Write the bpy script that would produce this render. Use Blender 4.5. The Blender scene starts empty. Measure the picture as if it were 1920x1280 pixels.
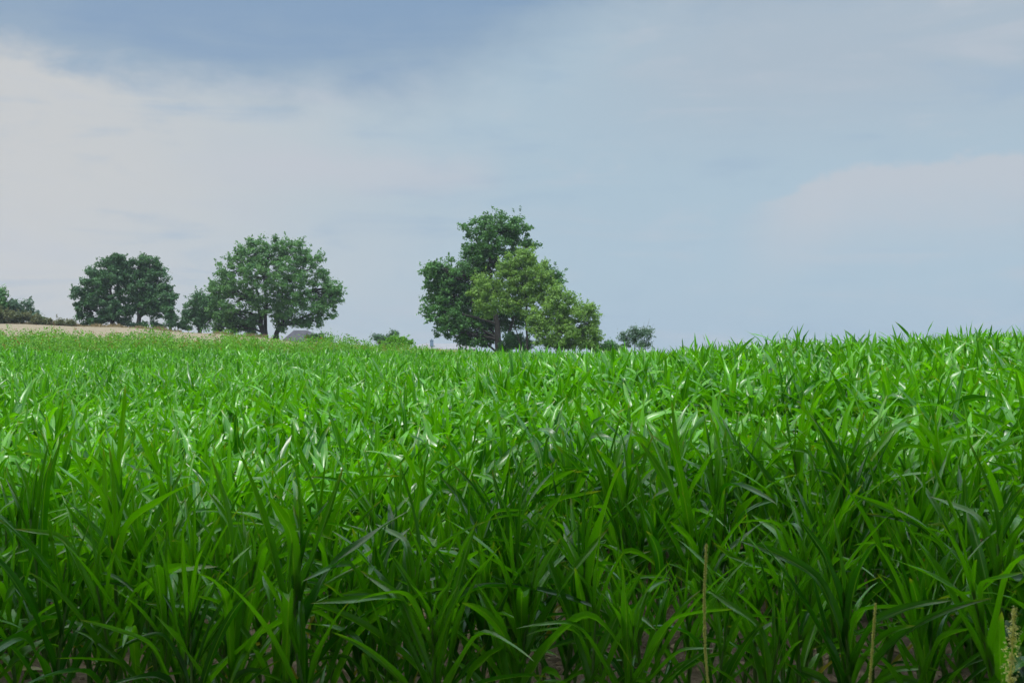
import bpy, math, random
import numpy as np

R = math.radians
SC = bpy.context.scene
COL = SC.collection
EYE, F = 1.75, 1867.0                      # camera height, focal length in photo pixels

# ------------------------------------------------------------------ camera
cam = bpy.data.cameras.new("camera")
cam.lens, cam.sensor_width = 35.0, 36.0
cam.clip_start, cam.clip_end = 0.05, 8000
cam.dof.use_dof = True
cam.dof.focus_distance = 14.0
cam.dof.aperture_fstop = 11.0
camo = bpy.data.objects.new("camera", cam)
camo.location = (0, 0, EYE)
camo.rotation_euler = (R(90), 0, 0)
COL.objects.link(camo)
SC.camera = camo

# ------------------------------------------------------------------ light
SUN_EL, SUN_AZ = 66.0, 207.0              # azimuth clockwise from +Y (the view direction): behind and a little left
sun = bpy.data.lights.new("sun", 'SUN')
sun.energy = 3.8
sun.angle = R(11)
sun.color = (1.0, 0.985, 0.95)
suno = bpy.data.objects.new("sun", sun)
suno.rotation_euler = (R(90 - SUN_EL), 0, R(180 - SUN_AZ))
COL.objects.link(suno)

SC.view_settings.view_transform = 'Standard'
SC.view_settings.look = 'None'
SC.view_settings.exposure = 0.0
SC.view_settings.gamma = 1.0
SC.render.engine = 'CYCLES'
SC.cycles.max_bounces = 8
SC.cycles.diffuse_bounces = 4
SC.cycles.transmission_bounces = 6
SC.cycles.use_denoising = True


class NT:
    """small helper for node trees"""
    def __init__(s, tree):
        s.t, s.n, s.l = tree, tree.nodes, tree.links
        s.n.clear()

    def node(s, typ, **kw):
        nd = s.n.new(typ)
        for k, v in kw.items():
            setattr(nd, k, v)
        return nd

    def put(s, sock, v):
        if isinstance(v, bpy.types.NodeSocket):
            s.l.new(v, sock)
        elif isinstance(v, (tuple, list)) and sock.type == 'RGBA' and len(v) == 3:
            sock.default_value = (*v, 1)
        else:
            sock.default_value = v

    def m(s, op, a, b=0.0, c=0.0, clamp=False):
        nd = s.node('ShaderNodeMath', operation=op, use_clamp=clamp)
        for i, v in enumerate((a, b, c)):
            s.put(nd.inputs[i], v)
        return nd.outputs[0]

    def sm(s, v, lo, hi, a=0.0, b=1.0):
        nd = s.node('ShaderNodeMapRange', interpolation_type='SMOOTHSTEP')
        for i, x in enumerate((v, lo, hi, a, b)):
            s.put(nd.inputs[i], x)
        return nd.outputs[0]

    def mix(s, fac, a, b, mode='MIX'):
        nd = s.node('ShaderNodeMix', data_type='RGBA', blend_type=mode)
        s.put(nd.inputs[0], fac)
        s.put(nd.inputs[6], a)
        s.put(nd.inputs[7], b)
        return nd.outputs[2]

    def noise(s, vec, scale, detail=4, rough=0.5, dist=0.0):
        nd = s.node('ShaderNodeTexNoise')
        if vec is not None:
            s.l.new(vec, nd.inputs['Vector'])
        nd.inputs['Scale'].default_value = scale
        nd.inputs['Detail'].default_value = detail
        nd.inputs['Roughness'].default_value = rough
        nd.inputs['Distortion'].default_value = dist
        return nd.outputs['Fac']

    def comb(s, x, y, z):
        nd = s.node('ShaderNodeCombineXYZ')
        for i, v in enumerate((x, y, z)):
            s.put(nd.inputs[i], v)
        return nd.outputs[0]


# ------------------------------------------------------------------ sky
def build_world():
    w = bpy.data.worlds.new("World")
    SC.world = w
    w.use_nodes = True
    k = NT(w.node_tree)
    out = k.node('ShaderNodeOutputWorld')
    bg = k.node('ShaderNodeBackground')
    k.l.new(bg.outputs[0], out.inputs[0])
    sky = k.node('ShaderNodeTexSky', sky_type='NISHITA', sun_disc=False)
    sky.sun_elevation = R(SUN_EL)
    sky.sun_rotation = R(SUN_AZ)
    tc = k.node('ShaderNodeTexCoord')
    sx = k.node('ShaderNodeSeparateXYZ')
    k.l.new(tc.outputs['Generated'], sx.inputs[0])
    x, y, z = sx.outputs
    az = k.m('ARCTAN2', x, y)
    el = k.m('ARCSINE', z)
    # cloud noises live on (azimuth, elevation), stretched sideways
    v1 = k.comb(k.m('MULTIPLY', az, 1.0), k.m('MULTIPLY', el, 3.0), 0.0)
    n_big = k.noise(v1, 3.2, 3, 0.5, 0.3)
    v2 = k.comb(k.m('ADD', az, 3.7), k.m('MULTIPLY', el, 6.0), 1.3)
    n_streak = k.noise(v2, 4.5, 6, 0.55, 0.6)
    v3 = k.comb(k.m('ADD', az, 9.1), k.m('MULTIPLY', el, 2.0), 4.0)
    n_fine = k.noise(v3, 14.0, 6, 0.6, 0.2)
    nb = k.m('SUBTRACT', n_big, 0.5)
    ns = k.m('SUBTRACT', n_streak, 0.5)
    nf = k.m('SUBTRACT', n_fine, 0.5)
    # lower edge of the open blue band, top left of the view
    edge = k.m('ADD', 0.238, k.sm(az, -0.12, 0.17, 0, 0.10))
    edge = k.m('ADD', edge, k.sm(az, -0.36, -0.46, 0, 0.016))
    edge = k.m('ADD', edge, k.m('MULTIPLY', nf, 0.055))
    edge = k.m('ADD', edge, k.m('MULTIPLY', nb, 0.03))
    soft = k.sm(az, -0.42, 0.0, 0.016, 0.045)
    d = k.m('SUBTRACT', el, edge)
    band = k.sm(k.m('DIVIDE', d, soft), -1.0, 1.2)
    band = k.m('MULTIPLY', band, k.sm(el, 0.5, 0.38))
    # tint of the cloud veil: warm pale left, bluer to the right
    left = k.sm(k.m('ADD', az, k.m('MULTIPLY', nb, 0.25)), 0.10, -0.50)
    high = k.sm(el, 0.0, 0.26)
    veil = k.mix(left, (0.405, 0.532, 0.63), (0.575, 0.59, 0.60))
    # right-hand top: greyer
    topr = k.m('MULTIPLY', k.sm(az, -0.05, 0.25), k.sm(el, 0.14, 0.27))
    veil = k.mix(k.m('MULTIPLY', topr, 0.85), veil, (0.405, 0.485, 0.57))
    # horizontal streaks
    st = k.sm(k.m('ADD', ns, k.m('MULTIPLY', nb, 0.4)), 0.02, 0.20)
    veil = k.mix(k.m('MULTIPLY', st, 0.30), veil, (0.50, 0.545, 0.61))
    bl = k.sm(k.m('ADD', k.m('MULTIPLY', ns, -1.0), k.m('MULTIPLY', nb, 0.3)), 0.02, 0.22)
    veil = k.mix(k.m('MULTIPLY', bl, 0.30), veil, (0.32, 0.45, 0.60))
    # faint lavender at the horizon
    hz = k.m('MULTIPLY', k.sm(el, 0.07, 0.0), k.sm(az, -0.35, 0.1, 0.4, 1.0))
    veil = k.mix(k.m('MULTIPLY', hz, 0.15), veil, (0.36, 0.45, 0.63))
    tex = k.m('ADD', k.m('MULTIPLY', nf, 0.9), k.m('MULTIPLY', ns, 0.7))
    veil = k.mix(k.sm(tex, 0.02, 0.30, 0, 0.30), veil, (0.53, 0.57, 0.63))
    veil = k.mix(k.sm(tex, -0.02, -0.30, 0, 0.30), veil, (0.33, 0.45, 0.585))
    # a pale bank low on the right and a pale streak left of centre
    btop = k.m('ADD', k.sm(az, 0.20, 0.36, 0.125, 0.172), k.m('MULTIPLY', nf, 0.055))
    bank = k.m('MULTIPLY', k.sm(k.m('SUBTRACT', btop, el), -0.002, 0.009), k.sm(k.m('SUBTRACT', btop, el), 0.11, 0.015))
    bank = k.m('MULTIPLY', bank, k.sm(az, 0.20, 0.30))
    veil = k.mix(k.m('MULTIPLY', bank, 0.75), veil, (0.53, 0.56, 0.61))
    sc_ = k.m('ADD', 0.166, k.m('MULTIPLY', nf, 0.04))
    dl = k.m('ABSOLUTE', k.m('SUBTRACT', el, sc_))
    stk = k.m('MULTIPLY', k.sm(dl, 0.032, 0.0), k.m('MULTIPLY', k.sm(az, -0.36, -0.22), k.sm(az, 0.01, -0.06)))
    veil = k.mix(k.m('MULTIPLY', stk, 0.6), veil, (0.53, 0.56, 0.62))
    # open blue, from the sky texture
    blue = k.mix(1.0, sky.outputs[0], (0.055, 0.055, 0.055), 'MULTIPLY')
    thin = k.m('MULTIPLY', k.sm(k.m('ADD', d, k.m('MULTIPLY', ns, 0.12)), 0.075, 0.0), 0.75)
    blue = k.mix(0.8, blue, k.mix(thin, (0.25, 0.385, 0.575), (0.36, 0.48, 0.60)))
    col = k.mix(k.m('MULTIPLY', band, 0.92), veil, blue)
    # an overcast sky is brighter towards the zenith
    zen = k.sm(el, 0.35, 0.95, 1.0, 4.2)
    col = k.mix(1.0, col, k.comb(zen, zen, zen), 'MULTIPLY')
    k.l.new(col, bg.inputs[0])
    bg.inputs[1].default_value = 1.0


build_world()

# ------------------------------------------------------------------ terrain
PX = np.array([-600, 0, 200, 400, 470, 600, 800, 960, 1200, 1500, 1900, 2600], float)
YY = np.array([0, 5, 10, 16, 24, 37, 45, 57, 80, 125, 165, 250, 700, 4000], float)
GZ = np.array([
    [0] * 12,
    [-.14, -.14, -.12, -.1, -.1, -.1, -.08, -.08, -.08, -.1, -.1, 0.],
    [-.35, -.35, -.33, -.3, -.28, -.25, -.15, -.05, .06, .13, .2, .2],
    [-.25, -.25, -.25, -.24, -.22, -.2, -.1, .0, .22, .42, .60, .65],
    [-.3, -.3, -.3, -.3, -.28, -.22, -.1, 0, .24, .45, .68, .72],
    [-.3, -.3, -.3, -.28, -.25, -.2, -.1, 0, -.05, -.1, -.1, -.1],
    [.1, .1, .1, .05, .05, .03, .03, .03, -.1, 0, 0, 0],
    [1.2, 1.1, 1.0, .85, .75, .65, .45, .2, -.3, -.5, -.5, -.5],
    [2.0, 1.9, 1.7, 1.4, 1.2, .9, .6, .35, -.6, -1, -1, -1],
    [4, 3.8, 3.34, 2.5, 2.1, 1.4, .7, .2, -1.2, -1.6, -2, -2],
    [5, 3.5, 2, 0, -1.5, -3, -2, -2, -3, -3, -3, -3],
    [2, 1, -1, -3, -4, -4, -4, -4, -4, -4, -4, -4],
    [-12] * 12,
    [-70] * 12,
], float)
GZ[3:] += 0.15


def G(x, y):
    x = np.atleast_1d(np.asarray(x, float))
    y = np.atleast_1d(np.asarray(y, float))
    yc = np.clip(y, 0, YY[-1])
    p = np.clip(960 + F * x / np.maximum(yc, 3.0), PX[0], PX[-1])
    j = np.clip(np.searchsorted(YY, yc, side='right') - 1, 0, len(YY) - 2)
    i = np.clip(np.searchsorted(PX, p, side='right') - 1, 0, len(PX) - 2)
    ty = (yc - YY[j]) / (YY[j + 1] - YY[j])
    tx = (p - PX[i]) / (PX[i + 1] - PX[i])
    tx = tx * tx * (3 - 2 * tx)
    a = GZ[j, i] * (1 - tx) + GZ[j, i + 1] * tx
    b = GZ[j + 1, i] * (1 - tx) + GZ[j + 1, i + 1] * tx
    return a * (1 - ty) + b * ty


def g1(x, y):
    return float(G(x, y)[0])


def at(px, py, Y):
    return np.array([(px - 960) / F * Y, Y, EYE + (640 - py) / F * Y])


# ------------------------------------------------------------------ objects
def tag(o, label=None, cat=None, group=None, kind=None):
    for k_, v in (('label', label), ('category', cat), ('group', group), ('kind', kind)):
        if v:
            o[k_] = v
    return o


def empty(name, loc, label, cat, group=None):
    o = bpy.data.objects.new(name, None)
    o.location = loc
    o.empty_display_size = 0.2
    COL.objects.link(o)
    return tag(o, label, cat, group)


def mesh(name, verts, faces, mats, uv=None, tint=None, smooth=True, midx=None):
    """faces: (n,3) or (n,4) array, or a list of such arrays"""
    verts = np.asarray(verts, np.float32).reshape(-1, 3)
    fl = faces if isinstance(faces, list) else [faces]
    fl = [np.asarray(f, np.int32) for f in fl if len(f)]
    me = bpy.data.meshes.new(name)
    me.vertices.add(len(verts))
    me.vertices.foreach_set('co', verts.ravel())
    loops = np.concatenate([f.ravel() for f in fl])
    tot = np.concatenate([np.full(len(f), f.shape[1], np.int32) for f in fl])
    st = np.concatenate([[0], np.cumsum(tot)[:-1]]).astype(np.int32)
    me.loops.add(len(loops))
    me.loops.foreach_set('vertex_index', loops)
    me.polygons.add(len(tot))
    me.polygons.foreach_set('loop_start', st)
    me.polygons.foreach_set('loop_total', tot)
    me.polygons.foreach_set('use_smooth', np.full(len(tot), smooth, bool))
    for mt in (mats if isinstance(mats, (list, tuple)) else [mats]):
        me.materials.append(mt)
    if midx is not None:
        me.polygons.foreach_set('material_index', np.asarray(midx, np.int32))
    if uv is not None:
        u = me.uv_layers.new(name='UVMap')
        u.data.foreach_set('uv', np.asarray(uv, np.float32).reshape(-1, 2)[loops].ravel())
    if tint is not None:
        a = me.attributes.new('tint', 'FLOAT', 'POINT')
        a.data.foreach_set('value', np.asarray(tint, np.float32).ravel())
    me.update()
    return me


def obj(name, me, parent=None):
    o = bpy.data.objects.new(name, me)
    COL.objects.link(o)
    if parent is not None:
        o.parent = parent
    return o


def tube(pts, rad, n=6):
    """tapered tube along points -> verts, quads"""
    pts = np.asarray(pts, float)
    rad = np.asarray(rad, float)
    t = np.gradient(pts, axis=0)
    t /= np.linalg.norm(t, axis=1, keepdims=True) + 1e-9
    ref = np.where(np.abs(t[:, 2:3]) > 0.9, [[1.0, 0, 0]], [[0, 0, 1.0]])
    a = np.cross(t, ref)
    a /= np.linalg.norm(a, axis=1, keepdims=True) + 1e-9
    b = np.cross(t, a)
    ang = np.arange(n) / n * 2 * math.pi
    v = pts[:, None] + rad[:, None, None] * (a[:, None] * np.cos(ang)[None, :, None] + b[:, None] * np.sin(ang)[None, :, None])
    m = len(pts)
    i, j = np.meshgrid(np.arange(m - 1), np.arange(n), indexing='ij')
    f = np.stack([i * n + j, i * n + (j + 1) % n, (i + 1) * n + (j + 1) % n, (i + 1) * n + j], -1).reshape(-1, 4)
    return v.reshape(-1, 3), f


class Bag:
    """collects pieces of one mesh"""
    def __init__(s):
        s.v, s.f, s.t, s.n = [], [], [], 0

    def add(s, v, f, t=0.5):
        v = np.asarray(v, float).reshape(-1, 3)
        s.v.append(v)
        s.f.append(np.asarray(f) + s.n)
        s.t.append(np.full(len(v), t) if np.isscalar(t) else np.asarray(t))
        s.n += len(v)

    def mesh(s, name, mat, smooth=True):
        return mesh(name, np.concatenate(s.v), s.f, mat, tint=np.concatenate(s.t), smooth=smooth)


# ------------------------------------------------------------------ materials
def mat_new(name):
    m = bpy.data.materials.new(name)
    m.use_nodes = True
    k = NT(m.node_tree)
    out = k.node('ShaderNodeOutputMaterial')
    return m, k, out


def attr(k, name):
    a = k.node('ShaderNodeAttribute', attribute_name=name)
    return a.outputs['Fac']


def mat_maize():
    m, k, out = mat_new('maize_leaf')
    tint = attr(k, 'tint')
    uvn = k.node('ShaderNodeUVMap', uv_map='UVMap')
    s = k.node('ShaderNodeSeparateXYZ')
    k.l.new(uvn.outputs[0], s.inputs[0])
    u, v = s.outputs[0], s.outputs[1]
    tc = k.node('ShaderNodeTexCoord')
    geo = k.node('ShaderNodeNewGeometry')
    nz = k.noise(geo.outputs['Position'], 7.0, 4, 0.6)
    t = k.m('ADD', tint, k.m('MULTIPLY_ADD', k.m('SUBTRACT', nz, 0.5), 0.5, k.m('MULTIPLY', k.m('SUBTRACT', k.noise(geo.outputs['Position'], 0.45, 2), 0.5), 0.9)), clamp=True)
    col = k.mix(t, (0.015, 0.115, 0.0005), (0.105, 0.365, 0.0005))
    # pale midrib, fine veins
    c = k.m('ABSOLUTE', k.m('SUBTRACT', u, 0.5))
    rib = k.sm(c, 0.055, 0.015)
    vein = k.m('MULTIPLY_ADD', k.m('SINE', k.m('MULTIPLY', u, 150.0)), 0.5, 0.5)
    vmap = k.comb(k.m('MULTIPLY', u, 40.0), k.m('MULTIPLY', v, 1.2), 0.0)
    vn = k.noise(vmap, 1.0, 2)
    col = k.mix(k.m('MULTIPLY', vein, 0.18), col, (0.015, 0.11, 0.003))
    col = k.mix(k.m('MULTIPLY', k.sm(vn, 0.45, 0.75), 0.35), col, (0.07, 0.29, 0.004))
    col = k.mix(k.m('MULTIPLY', rib, 0.7), col, (0.17, 0.38, 0.04))
    # dry yellow: lowest leaves (tint above 1) and some tips
    dry = k.sm(tint, 1.2, 2.0)
    tip = k.m('MULTIPLY', k.sm(v, 0.86, 1.0), k.sm(nz, 0.42, 0.62))
    col = k.mix(k.m('MAXIMUM', dry, k.m('MULTIPLY', tip, 0.7)), col, (0.27, 0.27, 0.05))
    p = k.node('ShaderNodeBsdfPrincipled')
    k.put(p.inputs['Base Color'], col)
    k.put(p.inputs['Roughness'], k.m('MULTIPLY_ADD', vn, 0.12, 0.26))
    p.inputs['Specular IOR Level'].default_value = 0.12
    p.inputs['Coat Weight'].default_value = 0.65
    p.inputs['Coat Roughness'].default_value = 0.29
    p.inputs['Coat IOR'].default_value = 1.6
    bmp = k.node('ShaderNodeBump')
    bmp.inputs['Strength'].default_value = 0.15
    bmp.inputs['Distance'].default_value = 0.003
    k.put(bmp.inputs['Height'], k.m('ADD', vein, vn))
    k.l.new(bmp.outputs[0], p.inputs['Normal'])
    tr = k.node('ShaderNodeBsdfTranslucent')
    k.put(tr.inputs[0], k.mix(1.0, col, (1.9, 1.8, 0.4), 'MULTIPLY'))
    mx = k.node('ShaderNodeMixShader')
    mx.inputs[0].default_value = 0.36
    k.l.new(p.outputs[0], mx.inputs[1])
    k.l.new(tr.outputs[0], mx.inputs[2])
    k.l.new(mx.outputs[0], out.inputs[0])
    return m


def mat_stalk():
    m, k, out = mat_new('maize_stalk')
    geo = k.node('ShaderNodeNewGeometry')
    nz = k.noise(geo.outputs['Position'], 18.0, 4, 0.6)
    col = k.mix(nz, (0.04, 0.14, 0.012), (0.14, 0.26, 0.05))
    p = k.node('ShaderNodeBsdfPrincipled')
    k.put(p.inputs['Base Color'], col)
    p.inputs['Roughness'].default_value = 0.5
    k.l.new(p.outputs[0], out.inputs[0])
    return m


def mat_foliage(name, dark, light, trans=0.3, rough=0.5, third=None):
    m, k, out = mat_new(name)
    tint = attr(k, 'tint')
    col = k.mix(k.m('MULTIPLY', tint, 1.0, clamp=True), dark, light)
    if third:
        col = k.mix(k.sm(tint, 1.2, 2.0), col, third)
    p = k.node('ShaderNodeBsdfPrincipled')
    k.put(p.inputs['Base Color'], col)
    p.inputs['Roughness'].default_value = rough
    p.inputs['Specular IOR Level'].default_value = 0.4
    tr = k.node('ShaderNodeBsdfTranslucent')
    k.put(tr.inputs[0], k.mix(1.0, col, (1.5, 1.4, 0.8), 'MULTIPLY'))
    mx = k.node('ShaderNodeMixShader')
    mx.inputs[0].default_value = trans
    k.l.new(p.outputs[0], mx.inputs[1])
    k.l.new(tr.outputs[0], mx.inputs[2])
    k.l.new(mx.outputs[0], out.inputs[0])
    return m


def mat_plain(name, a, b, scale=5.0, rough=0.8, bump=0.0, bdist=0.02, detail=6):
    m, k, out = mat_new(name)
    geo = k.node('ShaderNodeNewGeometry')
    nz = k.noise(geo.outputs['Position'], scale, detail, 0.65)
    col = k.mix(k.sm(nz, 0.3, 0.7), a, b)
    p = k.node('ShaderNodeBsdfPrincipled')
    k.put(p.inputs['Base Color'], col)
    p.inputs['Roughness'].default_value = rough
    if bump:
        bmp = k.node('ShaderNodeBump')
        bmp.inputs['Strength'].default_value = bump
        bmp.inputs['Distance'].default_value = bdist
        k.put(bmp.inputs['Height'], nz)
        k.l.new(bmp.outputs[0], p.inputs['Normal'])
    k.l.new(p.outputs[0], out.inputs[0])
    return m


def mat_ground():
    m, k, out = mat_new('ground_soil')
    geo = k.node('ShaderNodeNewGeometry')
    pos = geo.outputs['Position']
    n1 = k.noise(pos, 9.0, 8, 0.7)
    n2 = k.noise(pos, 1.1, 4, 0.5)
    col = k.mix(k.sm(n1, 0.3, 0.7), (0.10, 0.07, 0.042), (0.32, 0.24, 0.155))
    col = k.mix(k.m('MULTIPLY', n2, 0.4), col, (0.17, 0.12, 0.085))
    s = k.node('ShaderNodeSeparateXYZ')
    k.l.new(pos, s.inputs[0])
    far = k.sm(s.outputs[1], 46.0, 52.0)
    grass = k.mix(n2, (0.07, 0.14, 0.02), (0.16, 0.19, 0.05))
    verge = k.sm(s.outputs[1], 2.6, 1.6)                # grassy verge the camera stands on
    col = k.mix(k.m('MAXIMUM', far, verge), col, grass)
    p = k.node('ShaderNodeBsdfPrincipled')
    k.put(p.inputs['Base Color'], col)
    p.inputs['Roughness'].default_value = 0.95
    bmp = k.node('ShaderNodeBump')
    bmp.inputs['Strength'].default_value = 0.9
    bmp.inputs['Distance'].default_value = 0.04
    k.put(bmp.inputs['Height'], k.m('ADD', n1, k.noise(pos, 40.0, 4, 0.7)))
    k.l.new(bmp.outputs[0], p.inputs['Normal'])
    k.l.new(p.outputs[0], out.inputs[0])
    return m


M_MAIZE, M_STALK = mat_maize(), mat_stalk()
M_GROUND = mat_ground()
M_STUBBLE = mat_plain('ripe_field', (0.155, 0.126, 0.078), (0.220, 0.182, 0.116), 1.6, 0.95, 0.6, 0.15)
M_BARK = mat_plain('bark', (0.010, 0.009, 0.008), (0.028, 0.025, 0.022), 6.0, 0.9, 0.7, 0.05)
M_OAK = mat_foliage('oak_foliage', (0.03, 0.108, 0.026), (0.085, 0.225, 0.046), 0.25, 0.45)
M_DARK = mat_foliage('dark_foliage', (0.024, 0.088, 0.032), (0.062, 0.17, 0.05), 0.22, 0.5)
M_LIME = mat_foliage('broad_tree_foliage', (0.040, 0.130, 0.038), (0.110, 0.262, 0.062), 0.28, 0.45)
M_PALE = mat_foliage('pale_foliage', (0.088, 0.195, 0.034), (0.215, 0.375, 0.064), 0.32, 0.45)
M_BLUE = mat_foliage('willow_foliage', (0.040, 0.100, 0.060), (0.095, 0.180, 0.095), 0.25, 0.5)
M_BROWN = mat_foliage('hedge_foliage', (0.050, 0.080, 0.030), (0.130, 0.140, 0.050), 0.25, 0.6)
M_WEED = mat_foliage('weed_foliage', (0.050, 0.19, 0.006), (0.135, 0.33, 0.012), 0.35, 0.55, (0.22, 0.12, 0.03))
M_DRY = mat_foliage('dry_grass', (0.17, 0.13, 0.065), (0.27, 0.22, 0.12), 0.25, 0.7)
M_STRAW = mat_foliage('straw', (0.58, 0.62, 0.28), (0.8, 0.8, 0.42), 0.45, 0.7)
M_CLOD = mat_plain('soil_clods', (0.15, 0.10, 0.06), (0.42, 0.32, 0.21), 14.0, 0.95, 0.8, 0.02)
M_ROOF = mat_plain('roof_tiles', (0.026, 0.026, 0.036), (0.042, 0.041, 0.054), 2.0, 0.8, 0.3)
M_WALL = mat_plain('rendered_wall', (0.5, 0.48, 0.45), (0.6, 0.58, 0.55), 1.0, 0.9)
M_WHITE = mat_plain('white_sheet', (0.165, 0.165, 0.175), (0.19, 0.188, 0.20), 0.6, 0.55)
M_VENT = mat_plain('grey_blue_metal', (0.10, 0.15, 0.24), (0.14, 0.20, 0.30), 1.5, 0.5)
M_GLASS = mat_plain('window_glass', (0.03, 0.035, 0.04), (0.05, 0.055, 0.06), 1.0, 0.1)


# ------------------------------------------------------------------ ground
def sheet(xs, ys, lift=0.0):
    X, Y = np.meshgrid(xs, ys)
    Z = G(X.ravel(), Y.ravel()) + lift
    v = np.stack([X.ravel(), Y.ravel(), Z], -1)
    nx, ny = len(xs), len(ys)
    i, j = np.meshgrid(np.arange(ny - 1), np.arange(nx - 1), indexing='ij')
    f = np.stack([i * nx + j, i * nx + j + 1, (i + 1) * nx + j + 1, (i + 1) * nx + j], -1).reshape(-1, 4)
    return v, f


tt = np.linspace(-1, 1, 241)
xs = np.sinh(tt * 6.2) / math.sinh(6.2) * 4000
ys = np.concatenate([np.linspace(-3000, -60, 12), np.linspace(-40, 0, 12), np.linspace(1, 70, 90), np.linspace(72, 300, 90), np.geomspace(310, 4000, 30)])
v, f = sheet(xs, ys)
tag(obj('ground', mesh('ground', v, f, M_GROUND)), kind='structure')

# ripe corn-coloured field on the slope, a sheet of its own
rows, cols = np.linspace(58, 131, 60), np.linspace(-700, 760, 110)
P = np.array([[((c - 960) / F * r, r) for c in cols] for r in rows])
Z = G(P[..., 0].ravel(), P[..., 1].ravel()).reshape(P.shape[:2])
fade = np.clip((640 - 1.6 * (rows[:, None] - 58) - cols[None, :] + 12 * np.sin(rows[:, None] * 0.9)) / 50, -0.6, 1) * 0.14 - 0.02
v = np.stack([P[..., 0], P[..., 1], Z + fade], -1).reshape(-1, 3)
nx, ny = len(cols), len(rows)
i, j = np.meshgrid(np.arange(ny - 1), np.arange(nx - 1), indexing='ij')
f = np.stack([i * nx + j, i * nx + j + 1, (i + 1) * nx + j + 1, (i + 1) * nx + j], -1).reshape(-1, 4)
tag(obj('ripe_field', mesh('ripe_field', v, f, M_STUBBLE)), kind='structure')


# ------------------------------------------------------------------ maize
def leaves(rng, base, az, th0, bend, length, width, kink, twist, L, W, tint, roll=0.0):
    """N leaf blades at once -> verts (N,L+1,W+1,3), uv, tint"""
    N = len(az)
    s = np.linspace(0, 1, L + 1)[None, :]
    p = rng.uniform(1.0, 1.9, (N, 1))
    sk = rng.uniform(0.35, 0.65, (N, 1))
    kk = np.clip((s - sk) / 0.16, 0, 1)
    th = th0[:, None] + bend[:, None] * s ** p + kink[:, None] * kk * kk * (3 - 2 * kk)
    a = az[:, None] + rng.normal(0, 0.22, (N, 1)) * s * s
    ds = (length / L)[:, None]
    tx, ty, tz = np.sin(th) * np.cos(a), np.sin(th) * np.sin(a), np.cos(th)
    T = np.stack([tx, ty, tz], -1)
    mid = (T[:, :-1] + T[:, 1:]) * 0.5 * ds[..., None]
    C = np.concatenate([np.zeros((N, 1, 3)), np.cumsum(mid, 1)], 1) + base[:, None, :]
    side = np.stack([-np.sin(a), np.cos(a), np.zeros_like(a)], -1)
    nrm = np.cross(T, side)                 # upper side
    tw = twist[:, None] * s
    S2 = side * np.cos(tw)[..., None] + nrm * np.sin(tw)[..., None]
    N2 = -side * np.sin(tw)[..., None] + nrm * np.cos(tw)[..., None]
    prof = (s + 0.10) ** 0.40 * np.clip(1 - s, 0, 1) ** 0.72
    prof = prof / prof.max()
    hw = 0.5 * width[:, None] * prof
    t = np.linspace(-1, 1, W + 1)[None, None, :]
    fa = (R(26 + 36 * roll) * (1 - s) ** 0.9 + R(8 + 24 * roll))[..., None]
    ph = rng.uniform(0, 6.28, (N, 1))
    fr = rng.uniform(9, 17, (N, 1))
    wv = 0.34 * np.sin(ph + fr * s)[..., None] * t + 0.18 * np.sin(ph * 2.3 + fr * 1.4 * s)[..., None] * t * t
    wv = wv * (1 - 0.6 * roll)
    off = (np.abs(t) * np.sin(fa) + wv) * hw[..., None]
    V = C[:, :, None, :] + S2[:, :, None, :] * (t * np.cos(fa) * hw[..., None])[..., None] + N2[:, :, None, :] * off[..., None]
    uv = np.stack(np.broadcast_arrays(t * 0.5 + 0.5, s[..., None] * np.ones_like(t)), -1)
    uv = np.broadcast_to(uv, (N,) + uv.shape[-3:])
    tn = np.broadcast_to(tint[:, None, None], V.shape[:3])
    return V, uv, tn


def leaf_faces(N, L, W):
    n, i, j = np.meshgrid(np.arange(N), np.arange(L), np.arange(W), indexing='ij')
    b = n * (L + 1) * (W + 1)
    w = W + 1
    return np.stack([b + i * w + j, b + i * w + j + 1, b + (i + 1) * w + j + 1, b + (i + 1) * w + j], -1).reshape(-1, 4)


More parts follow.
